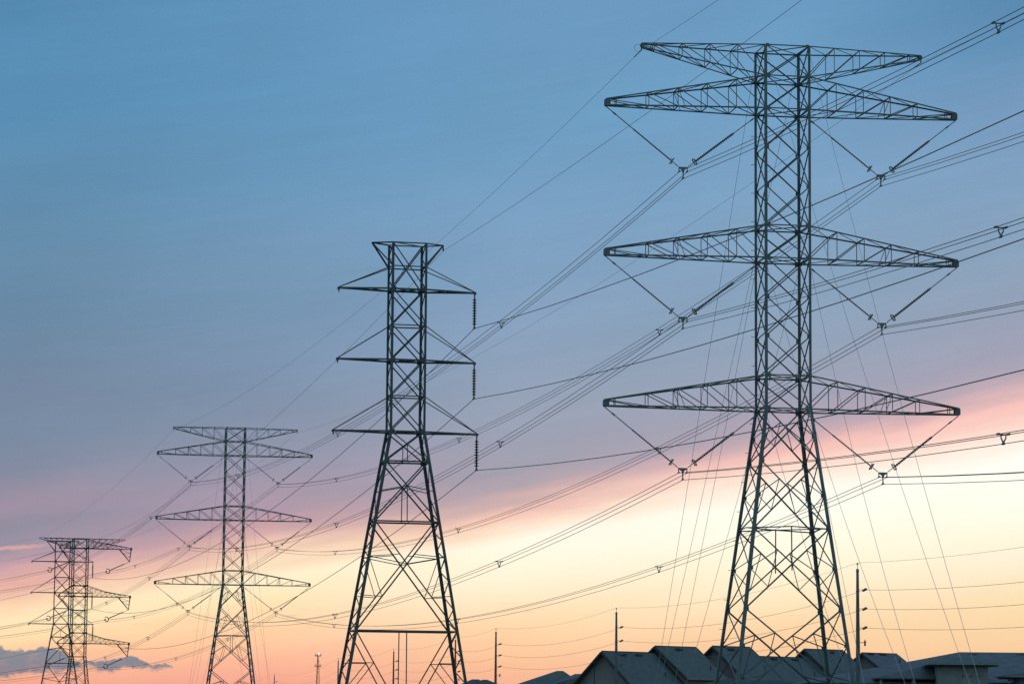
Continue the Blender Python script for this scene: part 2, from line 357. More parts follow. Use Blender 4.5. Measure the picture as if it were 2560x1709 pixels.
def v_string(root, A, Bv, thick):
    """one leg of a V: link rod, ribbed insulator, grading ring"""
    A, Bv = Vector(A), Vector(Bv); d = Bv - A
    i_ = MB(); sheds(i_, A + d * .40, A + d * .90, 22, .085 * thick, .045 * thick); i_.tube([A + d * .89, A + d * .995], .025, 6)
    o = i_.build('insulator_string', 'polymer', root, True)
    r = MB(); r.ring(A + d * .905, d, .21, .035); r.bar(A + d * .905 - Vector((0, 0, .2)), A + d * .905 + Vector((0, 0, .2)), .03, 'B'); r.build('grading_ring', 'plate', o)
    r = MB(); r.tube([A, A + d * .12, A + d * .40], .030, 6); r.tube([A + d * .10, A + d * .14], .05, 6); r.tube([A + d * .375, A + d * .405], .065 * thick, 6); r.build('link_rod', 'plate', o)
def yoke(root, u, z, dirang):
    """yoke plate with two side clamps and a bottom clamp; conductors run along local direction dirang"""
    y = MB(); e = Vector((math.sin(dirang), -math.cos(dirang), 0)); p = Vector((math.cos(dirang), math.sin(dirang), 0))
    c = Vector((u, 0, z))
    def P(a, b_): return c + p * a + Vector((0, 0, b_))
    out = [P(-.27, .0), P(.27, .0), P(.29, -.08), P(.16, -.13), P(.07, -.2), P(-.07, -.2), P(-.16, -.13), P(-.29, -.08)]
    t = e * .03; y.poly([q - t for q in out] + [q + t for q in out], [tuple(range(8)), tuple(range(15, 7, -1))] + [(i, i + 8, (i + 1) % 8 + 8, (i + 1) % 8) for i in range(8)])
    for s in (-1, 1): y.bar(P(.26 * s, -.04), P(.25 * s, -.30), .05, 'B'); y.tube([P(.24 * s, -.30) - e * .26, P(.24 * s, -.27), P(.24 * s, -.30) + e * .26], [.02, .06, .02], 6)
    y.tube([P(0, -.18), P(0, -.26), P(0, -.34)], [.05, .085, .04], 8); y.bar(P(0, -.3), P(0, -.66), .06, 'B')
    y.tube([P(0, -.71) - e * .26, P(0, -.67), P(0, -.71) + e * .26], [.02, .07, .02], 6)
    y.build('yoke_plate', 'plate', root)
def make_tower_a(name, loc, yaw, label, dirang):
    root = empty(name, (loc[0], loc[1], 0), yaw, label, 'pylon', 'lattice pylons carrying the wires')
    body_a(root)
    for su in (-1, 1):
        a = MB(); truss_arm(a, su, ZA['top'], ZA['a1t'], LT, None, flat_top=True, tipw=.2, heavy=.068, light=.043)
        a.tube([(su * LT, 0, ZA['top'] - .2), (su * LT, 0, ZA['top'] - .45)], .035, 6); a.build('earth_wire_arm', 'steel', root)
        for k in ('a1', 'a2', 'a3'):
            a = MB(); truss_arm(a, su, ZA[k + 't'], ZA[k + 'b'], LA, None); a.build('crossarm', 'steel', root)
            zb = ZA[k + 'b']; Y = (su * VU, 0, zb - VD)
            v_string(root, (su * (LA - .02), 0, zb - .06), (Y[0] + su * .27, 0, Y[2]), .7 if su < 0 else 1.05)
            v_string(root, (su * W2, 0, zb - .1), (Y[0] - su * .27, 0, Y[2]), 1.05 if su < 0 else .7)
            yoke(root, su * VU, zb - VD, dirang)
    return root
T1 = (16.12, 177.72, 0, .16239); T3 = (-38.515, 419.04, -.02, .17045)
LINE1 = math.atan2(T3[0] - T1[0], T3[1] - T1[1])       # bearing of the line (negative = to the left)
tower1 = make_tower_a('transmission_tower', T1[:2], T1[3], 'largest lattice steel pylon at right with four broad tapering arms and V insulators', -LINE1 - T1[3])
tower3 = copy_tree(tower1); tower3.location = (T3[0], T3[1], T3[2]); tower3.rotation_euler = (0, 0, T3[3])
tower3['label'] = 'smaller copy of the big broad-armed pylon, second from the left, against pink sky'

# ------------------------------------------------------------------ TOWER TYPE B : slim three-arm tower, insulators on one side
SB = .8364
WB, DB = 2.17 / 2, 1.448 / 2
ZB = dict(t=36.57, b=34.741, c=32.968, d=30.16, e=27.468, f=24.671, g=21.936, h=19.637, i=15.0185, j=12.2, k=6.681, l=2.764)
ZB = {k: v * SB for k, v in ZB.items()}
HB = dict(t=2.351, c=4.475, e=4.492, g=4.704)
def cornB(su, sv, z):
    d = max(0., ZB['g'] - z); return Vector((su * (WB + d * .171), sv * (DB + d * .045), z))
def make_tower_b(name, loc, yaw, zoff, label):
    root = empty(name, (loc[0], loc[1], zoff), yaw, label, 'pylon', 'lattice pylons carrying the wires')
    zb = GROUND - zoff
    for su, sv in CORN:
        lg = MB(); lg.bar(cornB(su, sv, ZB['t']), cornB(su, sv, ZB['g']), .15, out=Vector((su, sv, 0))); lg.bar(cornB(su, sv, ZB['g']), cornB(su, sv, zb), .19, out=Vector((su, sv, 0)))
        lg.box(cornB(su, sv, zb) + Vector((0, 0, .15)), .6, .6, .3)
        if (su, sv) == (-1, -1):
            z = 4.
            while z < 29.5: p = cornB(su, sv, z); lg.bar(p, p + Vector((-.24, .0, 0)), .03, 'B'); z += .98
        lg.build('leg', 'dark', root)
    b = MB(); c = cornB
    for a, d in (('t', 'c'), ('c', 'd'), ('d', 'e'), ('e', 'f'), ('f', 'g'), ('g', 'h')): xpanel(b, c, ZB[a], ZB[d], .075, 'f')
    seq = [ZB[k] for k in 'tbcdefghi']; seq += [(ZB['i'] + ZB['j']) / 2, ZB['j'], (ZB['j'] + ZB['k']) / 2 + .9, (ZB['j'] + ZB['k']) / 2 - .9, ZB['k'], (ZB['k'] + ZB['l']) / 2, ZB['l']]
    fine = []
    for z0, z1 in zip(seq, seq[1:]): fine += [z0, (z0 + z1) / 2]
    fine.append(seq[-1])
    for q, (z0, z1) in enumerate(zip(fine, fine[1:])):
        for su in (-1, 1):
            s_ = 1 if q % 2 else -1; b.bar(c(su, s_, z0), c(su, -s_, z1), .055)
    for k in 'bcdefghik': frame(b, c, ZB[k], .075 if k in 'bdf' else .10, k in 'cegk')
    for k in 'cegh':
        for su, sv in CORN: gusset(b, c(su, sv, ZB[k]), sv, .27)
    for sv in (-1, 1):
        def X(k1, k2):
            A, B_, C_, D_ = c(-1, sv, ZB[k1]), c(1, sv, ZB[k2]), c(1, sv, ZB[k1]), c(-1, sv, ZB[k2])
            t = (C_.x - A.x) / ((C_.x - A.x) + (B_.x - D_.x)); return A + (B_ - A) * t
        m = X('g', 'h'); b.bar(m, Vector((m.x, c(1, sv, ZB['h']).y, ZB['h'])), .05)
        xpanel_f = [('h', 'i'), ('i', 'k')]
        for k1, k2 in xpanel_f:
            b.bar(c(-1, sv, ZB[k1]), c(1, sv, ZB[k2]), .085, out=Vector((0, sv, 0))); b.bar(c(1, sv, ZB[k1]), c(-1, sv, ZB[k2]), .085, out=Vector((0, -sv, 0)))
        m = X('h', 'i'); zl = m.z - .35
        for su in (-1, 1): b.bar(m, c(su, sv, zl), .055)
        b.bar(m, Vector((m.x, c(1, sv, ZB['i']).y, ZB['i'])), .055)
        m = X('i', 'k')
        for su in (-1, 1):
            j = c(su, sv, ZB['j'] + .1); b.bar(m, j, .05)
            A, B_ = c(su, sv, ZB['i']), c(-su, sv, ZB['k']); qu = A + (B_ - A) * .30; b.bar(j, qu, .05)
            C_, D_ = c(su, sv, ZB['k']), c(-su, sv, ZB['i']); ql = C_ + (D_ - C_) * .31; b.bar(j, ql, .05); b.bar(c(su, sv, ql.z + .08), ql, .05)
            # inverted bracing below the belt
            K = c(su, sv, ZB['k']); foot = Vector((su * .15, sv * (DB + (ZB['g'] - zb) * .045), .1)); b.bar(K, foot, .08)
            q = K + (foot - K) * .37; b.bar(c(su, sv, q.z), q, .05); b.bar(q, c(su, sv, q.z - 2.4), .055)
        mk = Vector((0, c(1, sv, ZB['k']).y, ZB['k'])); b.bar(mk, Vector((0, mk.y * 1.1, zb + .4)), .06)
    b.build('lattice_bracing', 'dark', root)
    pk = MB()
    for su in (-1, 1):
        tip = Vector((su * HB['t'], 0, ZB['t'] + .02))
        for sv in (-1, 1): pk.bar(c(su, sv, ZB['t']), tip, .085); pk.bar(c(su, sv, ZB['b']), tip, .085)
    for sv in (-1, 1): pk.bar(c(-1, sv, ZB['t']), c(1, sv, ZB['t']), .085)
    pk.bar(c(-1, -1, ZB['t']), c(1, 1, ZB['t']), .06)
    tp = Vector((HB['t'], 0, ZB['t'])); pk.tube([tp, tp - Vector((0, 0, .22)), tp - Vector((0, 0, .36))], [.02, .06, .03], 6)
    pk.build('earth_wire_peak', 'dark', root)
    for k, tk in (('c', 'b'), ('e', 'd'), ('g', 'f')):
        for su in (-1, 1):
            a = MB(); tip = Vector((su * HB[k], 0, ZB[k]))
            for sv in (-1, 1):
                r0 = c(su, sv, ZB[k]); a.bar(r0, tip, .11, out=Vector((0, sv, 0))); a.bar(c(su, sv, ZB[tk]), tip + Vector((0, 0, .06)), .06)
                q = lerp(r0, tip, .45); a.bar(q, (q[0], -q[1], q[2]), .05)
            a.bar(lerp(c(su, -1, ZB[k]), tip, .45), c(su, 1, ZB[k]), .05)
            a.box((tip.x + su * .02, 0, tip.z - .02), .16, .14, .16); a.tube([tip - Vector((0, 0, .05)), tip - Vector((0, 0, .26))], .045, 6)
            a.build('crossarm', 'dark', root)
            if su > 0:
                i_ = MB(); i_.tube([tip - Vector((0, 0, .2)), tip - Vector((0, 0, .34)), tip - Vector((0, 0, .42))], [.03, .05, .06], 8)
                sheds(i_, tip - Vector((0, 0, .40)), tip - Vector((0, 0, 2.14)), 10, .15, .052, True)
                o = i_.build('insulator_string', 'glass', root)
                cl = MB(); q = tip - Vector((0, 0, 2.12)); cl.tube([q, q - Vector((0, 0, .1)), q - Vector((0, 0, .22))], [.04, .07, .05], 8); cl.bar(q + Vector((-.04, .17, -.2)), q + Vector((.04, -.17, -.2)), .07, 'B'); cl.build('cable_clamp', 'plate', o)
    return root
T2 = (-6.82, 193.2, 0, .2246); T5 = (-66.58, 448.5, -4.69, .15)
tower2 = make_tower_b('transmission_tower', T2[:2], T2[3], 0, 'narrow dark lattice pylon in the middle with three thin arms and disc insulators')
tower5 = make_tower_b('transmission_tower', T5[:2], T5[3], T5[2], 'leftmost dark narrow lattice pylon standing in front of another pylon')

# ------------------------------------------------------------------ TOWER TYPE C : the far angle pylon with lopsided arms and hanging brackets
T4 = (-82.0, 575.0, -.85, .30)
C4 = []
z4 = dict(top=34.55, a1t=34.3, a1b=32.75, a2t=25.65, a2b=23.6, a3t=16.7, a3b=14.7)
def corn4(su, sv, z):
    d = max(0., 12.2 - z); return Vector((su * (1.36 + d * .10), sv * (1.36 + d * .10), z))
def make_tower_c():
    root = empty('transmission_tower', (T4[0], T4[1], T4[2]), T4[3], 'far pylon behind the leftmost one with long right arms ending in hanging brackets', 'pylon', 'lattice pylons carrying the wires')
    for su, sv in CORN:
        lg = MB(); lg.bar(corn4(su, sv, z4['top']), corn4(su, sv, 12.2), .15, out=Vector((su, sv, 0))); lg.bar(corn4(su, sv, 12.2), corn4(su, sv, GROUND + .85), .19, out=Vector((su, sv, 0)))
        lg.box(corn4(su, sv, GROUND + .85) + Vector((0, 0, .15)), .7, .7, .3); lg.build('leg', 'dark', root)
    b = MB(); lv = [z4['top'], 32.75, 30.4, 28., 25.65, 23.6, 21.3, 19., 16.7, 14.7, 12.2, 9.6, 7, 4.2, 1.2]
    for a, d in zip(lv, lv[1:]): xpanel(b, corn4, a, d, .075)
    for z in (z4['top'], 32.75, 25.65, 23.6, 21.0, 16.7, 14.7, 12.2, 7): frame(b, corn4, z, .12)
    for z in (32.75, 25.65, 23.6, 16.7, 14.7):
        for su, sv in CORN: gusset(b, corn4(su, sv, z), sv, .42)
    b.build('lattice_bracing', 'dark', root)
    e = MB()
    for su, L in ((-1, 7.9), (1, 8.6)):
        tip = Vector((su * L, 0, z4['top'] + .05))
        for sv in (-1, 1):
            e.bar(corn4(su, sv, z4['top']), tip, .09); e.bar(corn4(su, sv, z4['top'] - 1.9), tip - Vector((0, 0, .12)), .09)
            for k in range(1, 6):
                p = lerp(corn4(su, sv, z4['top']), tip, k / 6); q = lerp(corn4(su, sv, z4['top'] - 1.9), tip, k / 6); q2 = lerp(corn4(su, sv, z4['top'] - 1.9), tip, (k - 1) / 6); e.bar(p, q, .06); e.bar(p, q2, .06)
    e.build('earth_wire_arm', 'dark', root)
    for k in ('a1', 'a2', 'a3'):
        zt, zb = z4[k + 't'], z4[k + 'b']
        a = MB(); L = 9.75; tip = Vector((L, 0, zb))
        for sv in (-1, 1):
            knee = Vector((5.0, sv * .8, zb + .95)); r1 = corn4(1, sv, zt); r0 = corn4(1, sv, zb)
            a.bar(r0, tip, .12); a.bar(r1, knee, .10); a.bar(knee, tip + Vector((0, 0, .25)), .12)
            for n in range(1, 9):
                t = n / 9; p = Vector(lerp(r0, tip, t)); x = p.x; q = lerp(r1, knee, (x - r1.x) / (knee.x - r1.x)) if x < knee.x else lerp(knee, tip + Vector((0, 0, .25)), (x - knee.x) / (L - knee.x)); a.bar(p, q, .06)
                p0 = lerp(r0, tip, (n - 1) / 9); a.bar(q, p0, .055)
        a.box((L, 0, zb + .1), .35, .35, .5)
        # hanging triangular bracket
        bt = Vector((L - .25, 0, zb - 2.35))
        for sv in (-1, 1):
            a.bar(tip + Vector((0, sv * .15, 0)), bt, .13); a.bar((L - 2.3, sv * .3, zb), bt, .13)
            for t in (.3, .6): a.bar(lerp(tip, bt, t), lerp((L - 2.3, 0, zb), bt, t), .05); a.bar(lerp(tip, bt, t), lerp((L - 2.3, 0, zb), bt, t - .3), .05)
        a.build('crossarm', 'dark', root)
        a = MB(); tip = Vector((-3.9, 0, zb))
        for sv in (-1, 1):
            a.bar(corn4(-1, sv, zt), tip + Vector((0, 0, .3)), .12); a.bar(corn4(-1, sv, zb), tip, .12); p = lerp(corn4(-1, sv, zt), tip, .5); q = lerp(corn4(-1, sv, zb), tip, .5); a.bar(p, q, .07); a.bar(p, corn4(-1, sv, zb), .07)
            a.bar(tip, corn4(-1, sv, zb - 2.6), .11)
        a.box((-3.85, 0, zb + .12), .3, .3, .5); a.build('crossarm', 'dark', root)
        # pulled-aside strings ending in a ring and a yoke
        for P0, P1, nm in (((L - .25, 0, zb - 2.35), (L - 4.75, 0, zb - 4.35), 'R'), ((-1.5, 0, zb - 2.4), (-6.1, 0, zb - 4.35), 'L')):
            A, B_ = Vector(P0), Vector(P1); d = B_ - A
            i_ = MB(); sheds(i_, A + d * .25, A + d * .85, 16, .13, .07); i_.tube([A, A + d * .25], .04, 6); i_.tube([A + d * .22, A + d * .28], .09, 6)
            o = i_.build('insulator_string', 'polymer', root, True)
            r = MB(); r.ring(A + d * .93, d + Vector((0, -6, -.2)), .45, .08, 16, 5, 4.4, .94); r.box(A + d * .99, .28, .06, .34); r.build('grading_ring', 'plate', o)
            C4.append((k, nm, B_))
    return root
tower4 = make_tower_c()
def to_world(T, p):
    c, s = math.cos(T[3]), math.sin(T[3]); return Vector((T[0] + p[0] * c - p[1] * s, T[1] + p[0] * s + p[1] * c, T[2] + p[2]))

# ------------------------------------------------------------------ cables
def span(A, B, sag, n):
    A, B = Vector(A), Vector(B); out = []
    for i in range(n + 1):
        t = i / n; p = A + (B - A) * t; p.z -= 4 * sag * t * (1 - t); out.append(p)
    return out
def chain(nodes, sags, n=26):
    pts = []
    for i, s in enumerate(sags):
        sp = span(nodes[i], nodes[i + 1], s, n); pts += sp if not pts else sp[1:]
    return pts
def rel(root, pts): return [Vector(p) - root.location for p in pts]
e1 = Vector((T1[0] - T3[0], T1[1] - T3[1], 0)).normalized(); perp1 = Vector((-e1.y, e1.x, 0))
if perp1.x < 0: perp1 = -perp1
DIR6 = Vector((-.62, .785, 0)).normalized()
def spacer(mb, c, p):
    """triangular spacer damper"""
    c = Vector(c); e = Vector((-p.y, p.x, 0))
    L_, R_, Bt = c - p * .24, c + p * .24, c - Vector((0, 0, .42))
    mb.tube([L_ + Vector((0, 0, .0)), c - p * .09 - Vector((0, 0, .02)), c + p * .09 - Vector((0, 0, .02)), R_], [.055, .03, .03, .055], 6)
    mb.tube([c - p * .11, c - p * .10 - Vector((0, 0, .18)), Bt + Vector((0, 0, .1)) - p * .03, Bt], [.025, .03, .035, .05], 6)
    mb.tube([c + p * .11, c + p * .12 - Vector((0, 0, .16)), Bt + Vector((0, 0, .1)) + p * .03, Bt], [.025, .03, .035, .05], 6)
    for q in (L_, R_, Bt): mb.tube([q - e * .13, q + e * .13], .05, 6)
RW = .0185
names6 = {('a1', -1): 'upper left', ('a1', 1): 'upper right', ('a2', -1): 'middle left', ('a2', 1): 'middle right', ('a3', -1): 'lower left', ('a3', 1): 'lower right'}
for k in ('a1', 'a2', 'a3'):
    for su in (-1, 1):
        root = empty('cable_bundle', to_world(T1, (su * VU, 0, ZA[k + 'b'] - VD - .3)), 0, 'long triple power cable held by the %s V insulator of the biggest pylon' % names6[(k, su)], 'power cable', 'triple power cables')
        z = ZA[k + 'b'] - VD
        c1 = to_world(T1, (su * VU, 0, z)); c3 = to_world(T3, (su * VU, 0, z)); c0 = c1 + e1 * 248 + Vector((0, 0, 3.05))
        c4 = to_world(T4, [q for q in C4 if q[0] == k and q[1] == ('L' if su < 0 else 'R')][0][2]) + Vector((0, 0, .3)); c6 = c4 + DIR6 * 235 + Vector((0, 0, 1))
        sags = [4.4 if su < 0 else 5.2, 4.3 if su < 0 else 4.6, 2.2, 4.6]
        nodes = [c0, c1, c3, c4, c6]
        for off in (-1, 0, 1):
            w = MB(); nd = [n + (perp1 * .24 * off + Vector((0, 0, -.30)) if off else Vector((0, 0, -.71))) for n in nodes]
            w.tube(rel(root, chain(nd, sags)), RW if True else 0, 5); w.build('cable', 'wire', root, True)
        for i in range(4):
            for t in ((.2, .5, .8) if i < 3 else (.2, .5)):
                if i == 0 and t > .82: continue
                A, B_ = nodes[i], nodes[i + 1]; tt = t if i else 1 - t
                if i == 2: tt = {.2: .22, .5: .5, .8: .78}[t]
                p = A + (B_ - A) * tt; p.z -= 4 * sags[i] * tt * (1 - tt) + .29
                sp = MB(); spacer(sp, p - root.location, perp1); sp.build('spacer', 'plate', root)
# earth wires of the broad pylons
for su, nm in ((-1, 'left'), (1, 'right')):
    c1 = to_world(T1, (su * LT, 0, ZA['top'] - .42)); c3 = to_world(T3, (su * LT, 0, ZA['top'] - .42)); c4 = to_world(T4, (-7.9 if su < 0 else 8.6, 0, z4['top']))
    root = empty('earth_wire', c1, 0, 'thin earth wire from the top %s arm tip of the biggest pylon' % nm, 'wire', 'thin earth wires')
    w = MB(); w.tube(rel(root, chain([c1 + e1 * 248 + Vector((0, 0, 3)), c1, c3, c4, c4 + DIR6 * 235], [3.6, 3.0, 1.6, 3.2])), .010, 5); w.build('cable', 'wire', root, True)
    cl = MB(); v = (c3 - c1).normalized(); cl.tube([v * .05, v * 1.6 - Vector((0, 0, .06))], .028, 6)
    if su < 0: cl.ring(Vector((-.2, 0, .15)), (0, 1, 0), .22, .009, 16, 4, 4.4, .9)
    cl.build('armour_rod', 'wire', root)
# the second line
e2 = Vector((T2[0] - T5[0], T2[1] - T5[1], 0)).normalized(); b2 = 4 * 5.15 / 262.2 ** 2
for k, nm in (('c', 'top'), ('e', 'middle'), ('g', 'bottom')):
    A = to_world(T2, (HB[k], 0, ZB[k] - 2.32)); B_ = to_world(T5, (HB[k], 0, ZB[k] - 2.32)); dz = -.0655 * 262 + b2 * 262 ** 2
    root = empty('power_cable', A, 0, 'single power cable hung from the %s disc insulator of the middle pylon' % nm, 'power cable', 'single power cables')
    w = MB(); w.tube(rel(root, chain([A + e2 * 262 + Vector((0, 0, dz)), A, B_, B_ + Vector((-.5, .86, 0)).normalized() * 250], [5.15, 5.15, 4.2])), .023, 5); w.build('cable', 'wire', root, True)
A = to_world(T2, (HB['t'], 0, ZB['t'] - .34)); B_ = to_world(T5, (HB['t'], 0, ZB['t'] - .34))
root = empty('earth_wire', A, 0, 'thin earth wire leaving the top right peak of the middle pylon', 'wire', 'thin earth wires')
w = MB(); w.tube(rel(root, chain([A + e2 * 262 + Vector((0, 0, 9.4)), A, B_, B_ + Vector((-.5, .86, 0)).normalized() * 250], [3.6, 3.6, 3.2])), .011, 5); w.build('cable', 'wire', root, True)

# guy wires of the broad pylons
GUY = [((W2, -D2, 39.9), (-30., 3.2, .8), 'top near right corner'), ((-W2, -D2, 39.9), (-25., 4.6, 1.2), 'top near left corner'), ((W2, -D2, 27.0), (-19., 3.4, 1.4), 'middle near right corner'),
       ((-W2, -D2, 27.0), (-16., 4.2, 1.6), 'middle near left corner'), ((W2, -D2, 18.0), (-8., 3.4, .2), 'lower near right corner'), ((-W2, -D2, 18.0), (-9., 3.0, .8), 'lower near left corner'),
       ((-W2, D2, 39.9), (13., -5.6, .3), 'top far left corner'), ((W2, D2, 39.9), (12., -5.8, .3), 'top far right corner'), ((-W2, D2, 27.0), (11., -5.0, .3), 'middle far left corner'), ((W2, D2, 27.0), (10., -4.8, .3), 'middle far right corner')]
for T, who, gr in ((T1, 'the biggest pylon', 'guy wires of the biggest pylon'), (T3, 'the smaller broad-armed pylon', 'guy wires of the smaller broad-armed pylon')):
    for a, (h, u, sag), nm in GUY:
        A = to_world(T, a); G = to_world(T, (u, h, 0)); G.z = GROUND
        root = empty('guy_wire', G, 0, 'thin slanting guy wire from the %s of %s' % (nm, who), 'guy wire', gr)
        w = MB(); w.tube(rel(root, span(A, G, sag, 24)), .0125, 5); w.build('strand', 'guy', root, True)
        if T is T1:
            an = MB(); an.tube([(0, 0, -.2), (A - G).normalized() * 1.6], .03, 6); an.build('anchor_rod', 'plate', root)

# ------------------------------------------------------------------ concrete pole line running away to the left
POLES = [(2143.7, 1421, 215), (1541, 1529, 300), (1240, 1578, 367), (1138.8, 1598, 403), (984.4, 1627, 470), (845.7, 1650, 543), (686, 1687, 720)]
PNAME = ['tallest thick concrete pole right of the biggest pylon, before the houses', 'tall concrete pole in front of the big gabled house', 'slim concrete pole standing alone left of the grey hip roofs', 'concrete pole behind the right leg of the middle pylon',
         'concrete pole seen between the legs of the middle pylon', 'concrete pole behind the left leg of the middle pylon', 'farthest short pole top left of the middle pylon, beside the antenna mast']
ptop = []
for (px, py, Y), nm in zip(POLES, PNAME):
    P = at(px, py, Y); h = P.z - GROUND
    root = empty('utility_pole', (P.x, P.y, GROUND), .17, nm, 'utility pole', 'concrete poles of the small power line')
    m = MB(); zz = [0, h * .3, h * .6, h * .85, h]; m.tube([(0, 0, z) for z in zz], [.21, .18, .145, .115, .095], 12); m.build('shaft', 'concrete', root, True)
    m = MB(); m.tube([(0, 0, h), (0, 0, h + .28), (0, 0, h + .30)], [.02, .02, .06], 6); m.tube([(0, 0, h + .28), (0, 0, h + .42)], [.07, .05], 8); m.build('top_pin', 'plate', root)
    for q, dz in enumerate((1.49, 2.84, 4.19)):
        i_ = MB(); z = h - dz; i_.tube([(.1, 0, z), (.42, 0, z + .02)], .022, 6); i_.tube([(.34, -.10, z - .09), (.38, -.05, z - .06), (.66, .05, z + .06), (.72, .08, z + .10)], [.03, .085, .085, .03], 8)
        for s in (-.06, .06): i_.tube([(.5 + s, -.0, z + s * .6 - .0), (.53 + s, .01, z + s * .6 + .03)], .10, 8)
        i_.build('insulator', 'polymer', root, True)
    i_ = MB(); z = h - 5.22; i_.tube([(.1, 0, z), (.5, 0, z)], .022, 6); i_.tube([(.52, 0, z - .24), (.52, 0, z - .20), (.52, 0, z + .12), (.52, 0, z + .22)], [.03, .075, .05, .02], 8); i_.tube([(.52, 0, z + .0), (.52, 0, z + .08)], .09, 8); i_.build('cutout_switch', 'polymer', root, True)
    for dz in (.12, 1.55, 2.9, 4.25, 5.2): bd = MB(); bd.tube([(0, 0, h - dz), (0, 0, h - dz - .07)], .125 + dz * .007, 10); bd.build('steel_band', 'plate', root)
    ptop.append((P, h, root))
def pw(i, off): P, h, r = ptop[i]; c, s = math.cos(.17), math.sin(.17); return Vector((P.x + off[0] * c, P.y + off[0] * s, P.z + off[1]))
for off, nm, sag in (((.0, .42), 'top thin wire strung over the tips of the concrete poles', .9), ((.6, -1.49), 'upper wire of the three beside the concrete poles', 1.0), ((.6, -2.84), 'middle wire of the three beside the concrete poles', 1.0), ((.6, -4.19), 'lowest wire of the three beside the concrete poles', 1.0)):
    nd = [Vector((0, 0, 0))] * 0
    p1, p2 = pw(0, off), pw(1, off); start = p1 + (p1 - p2).normalized() * 88; start.z = p1.z + .1
    nd = [start, p1] + [pw(i, off) for i in range(1, 7)]; last = nd[-1] + Vector((-30, 170, 0)); nd.append(last)
    root = empty('overhead_wire', p1, 0, nm, 'wire', 'wires of the concrete pole line')
    w = MB(); w.tube(rel(root, chain(nd, [sag] * 2 + [sag * .8, sag * .4, sag * .8, sag * .8, 1.5, 1.5], 14)), .0095 if off[1] > 0 else .0125, 5); w.build('cable', 'wire', root, True)

# ------------------------------------------------------------------ houses
rv = Vector((.7071, .7071, 0)); gv = Vector((.7071, -.7071, 0))
def slab(mb, P, t=.16):
    """roof plane: polygon extruded downward"""
    n = len(P); P = [Vector(p) for p in P]; Q = [p - Vector((0, 0, t)) for p in P]
    mb.poly(P + Q, [tuple(range(n)), tuple(range(2 * n - 1, n - 1, -1))] + [(i, i + n, (i + 1) % n + n, (i + 1) % n) for i in range(n)])
def window(parent, C, right, w, h, frame_='stucco', pane='pane'):
    """frame with a pane set into it; right = unit vector along the wall"""
    C = Vector(C); rt = Vector(right).normalized(); nrm = Vector((rt.y, -rt.x, 0)); ang = math.atan2(rt.y, rt.x)
    f = MB()
    for s in (-1, 1): f.box(C + rt * s * w / 2 + nrm * .04, .09, .1, h + .09, ang); f.box(C + Vector((0, 0, s * h / 2)) + nrm * .04, w + .09, .12, .09, ang)
    f.box(C + nrm * .04, .05, .08, h, ang); f.box(C + nrm * .04, w, .08, .05, ang)
    o = f.build('window', 'gutter', parent); p = MB(); p.box(C + nrm * .02, w - .02, .03, h - .02, ang); p.build('pane', pane, o)
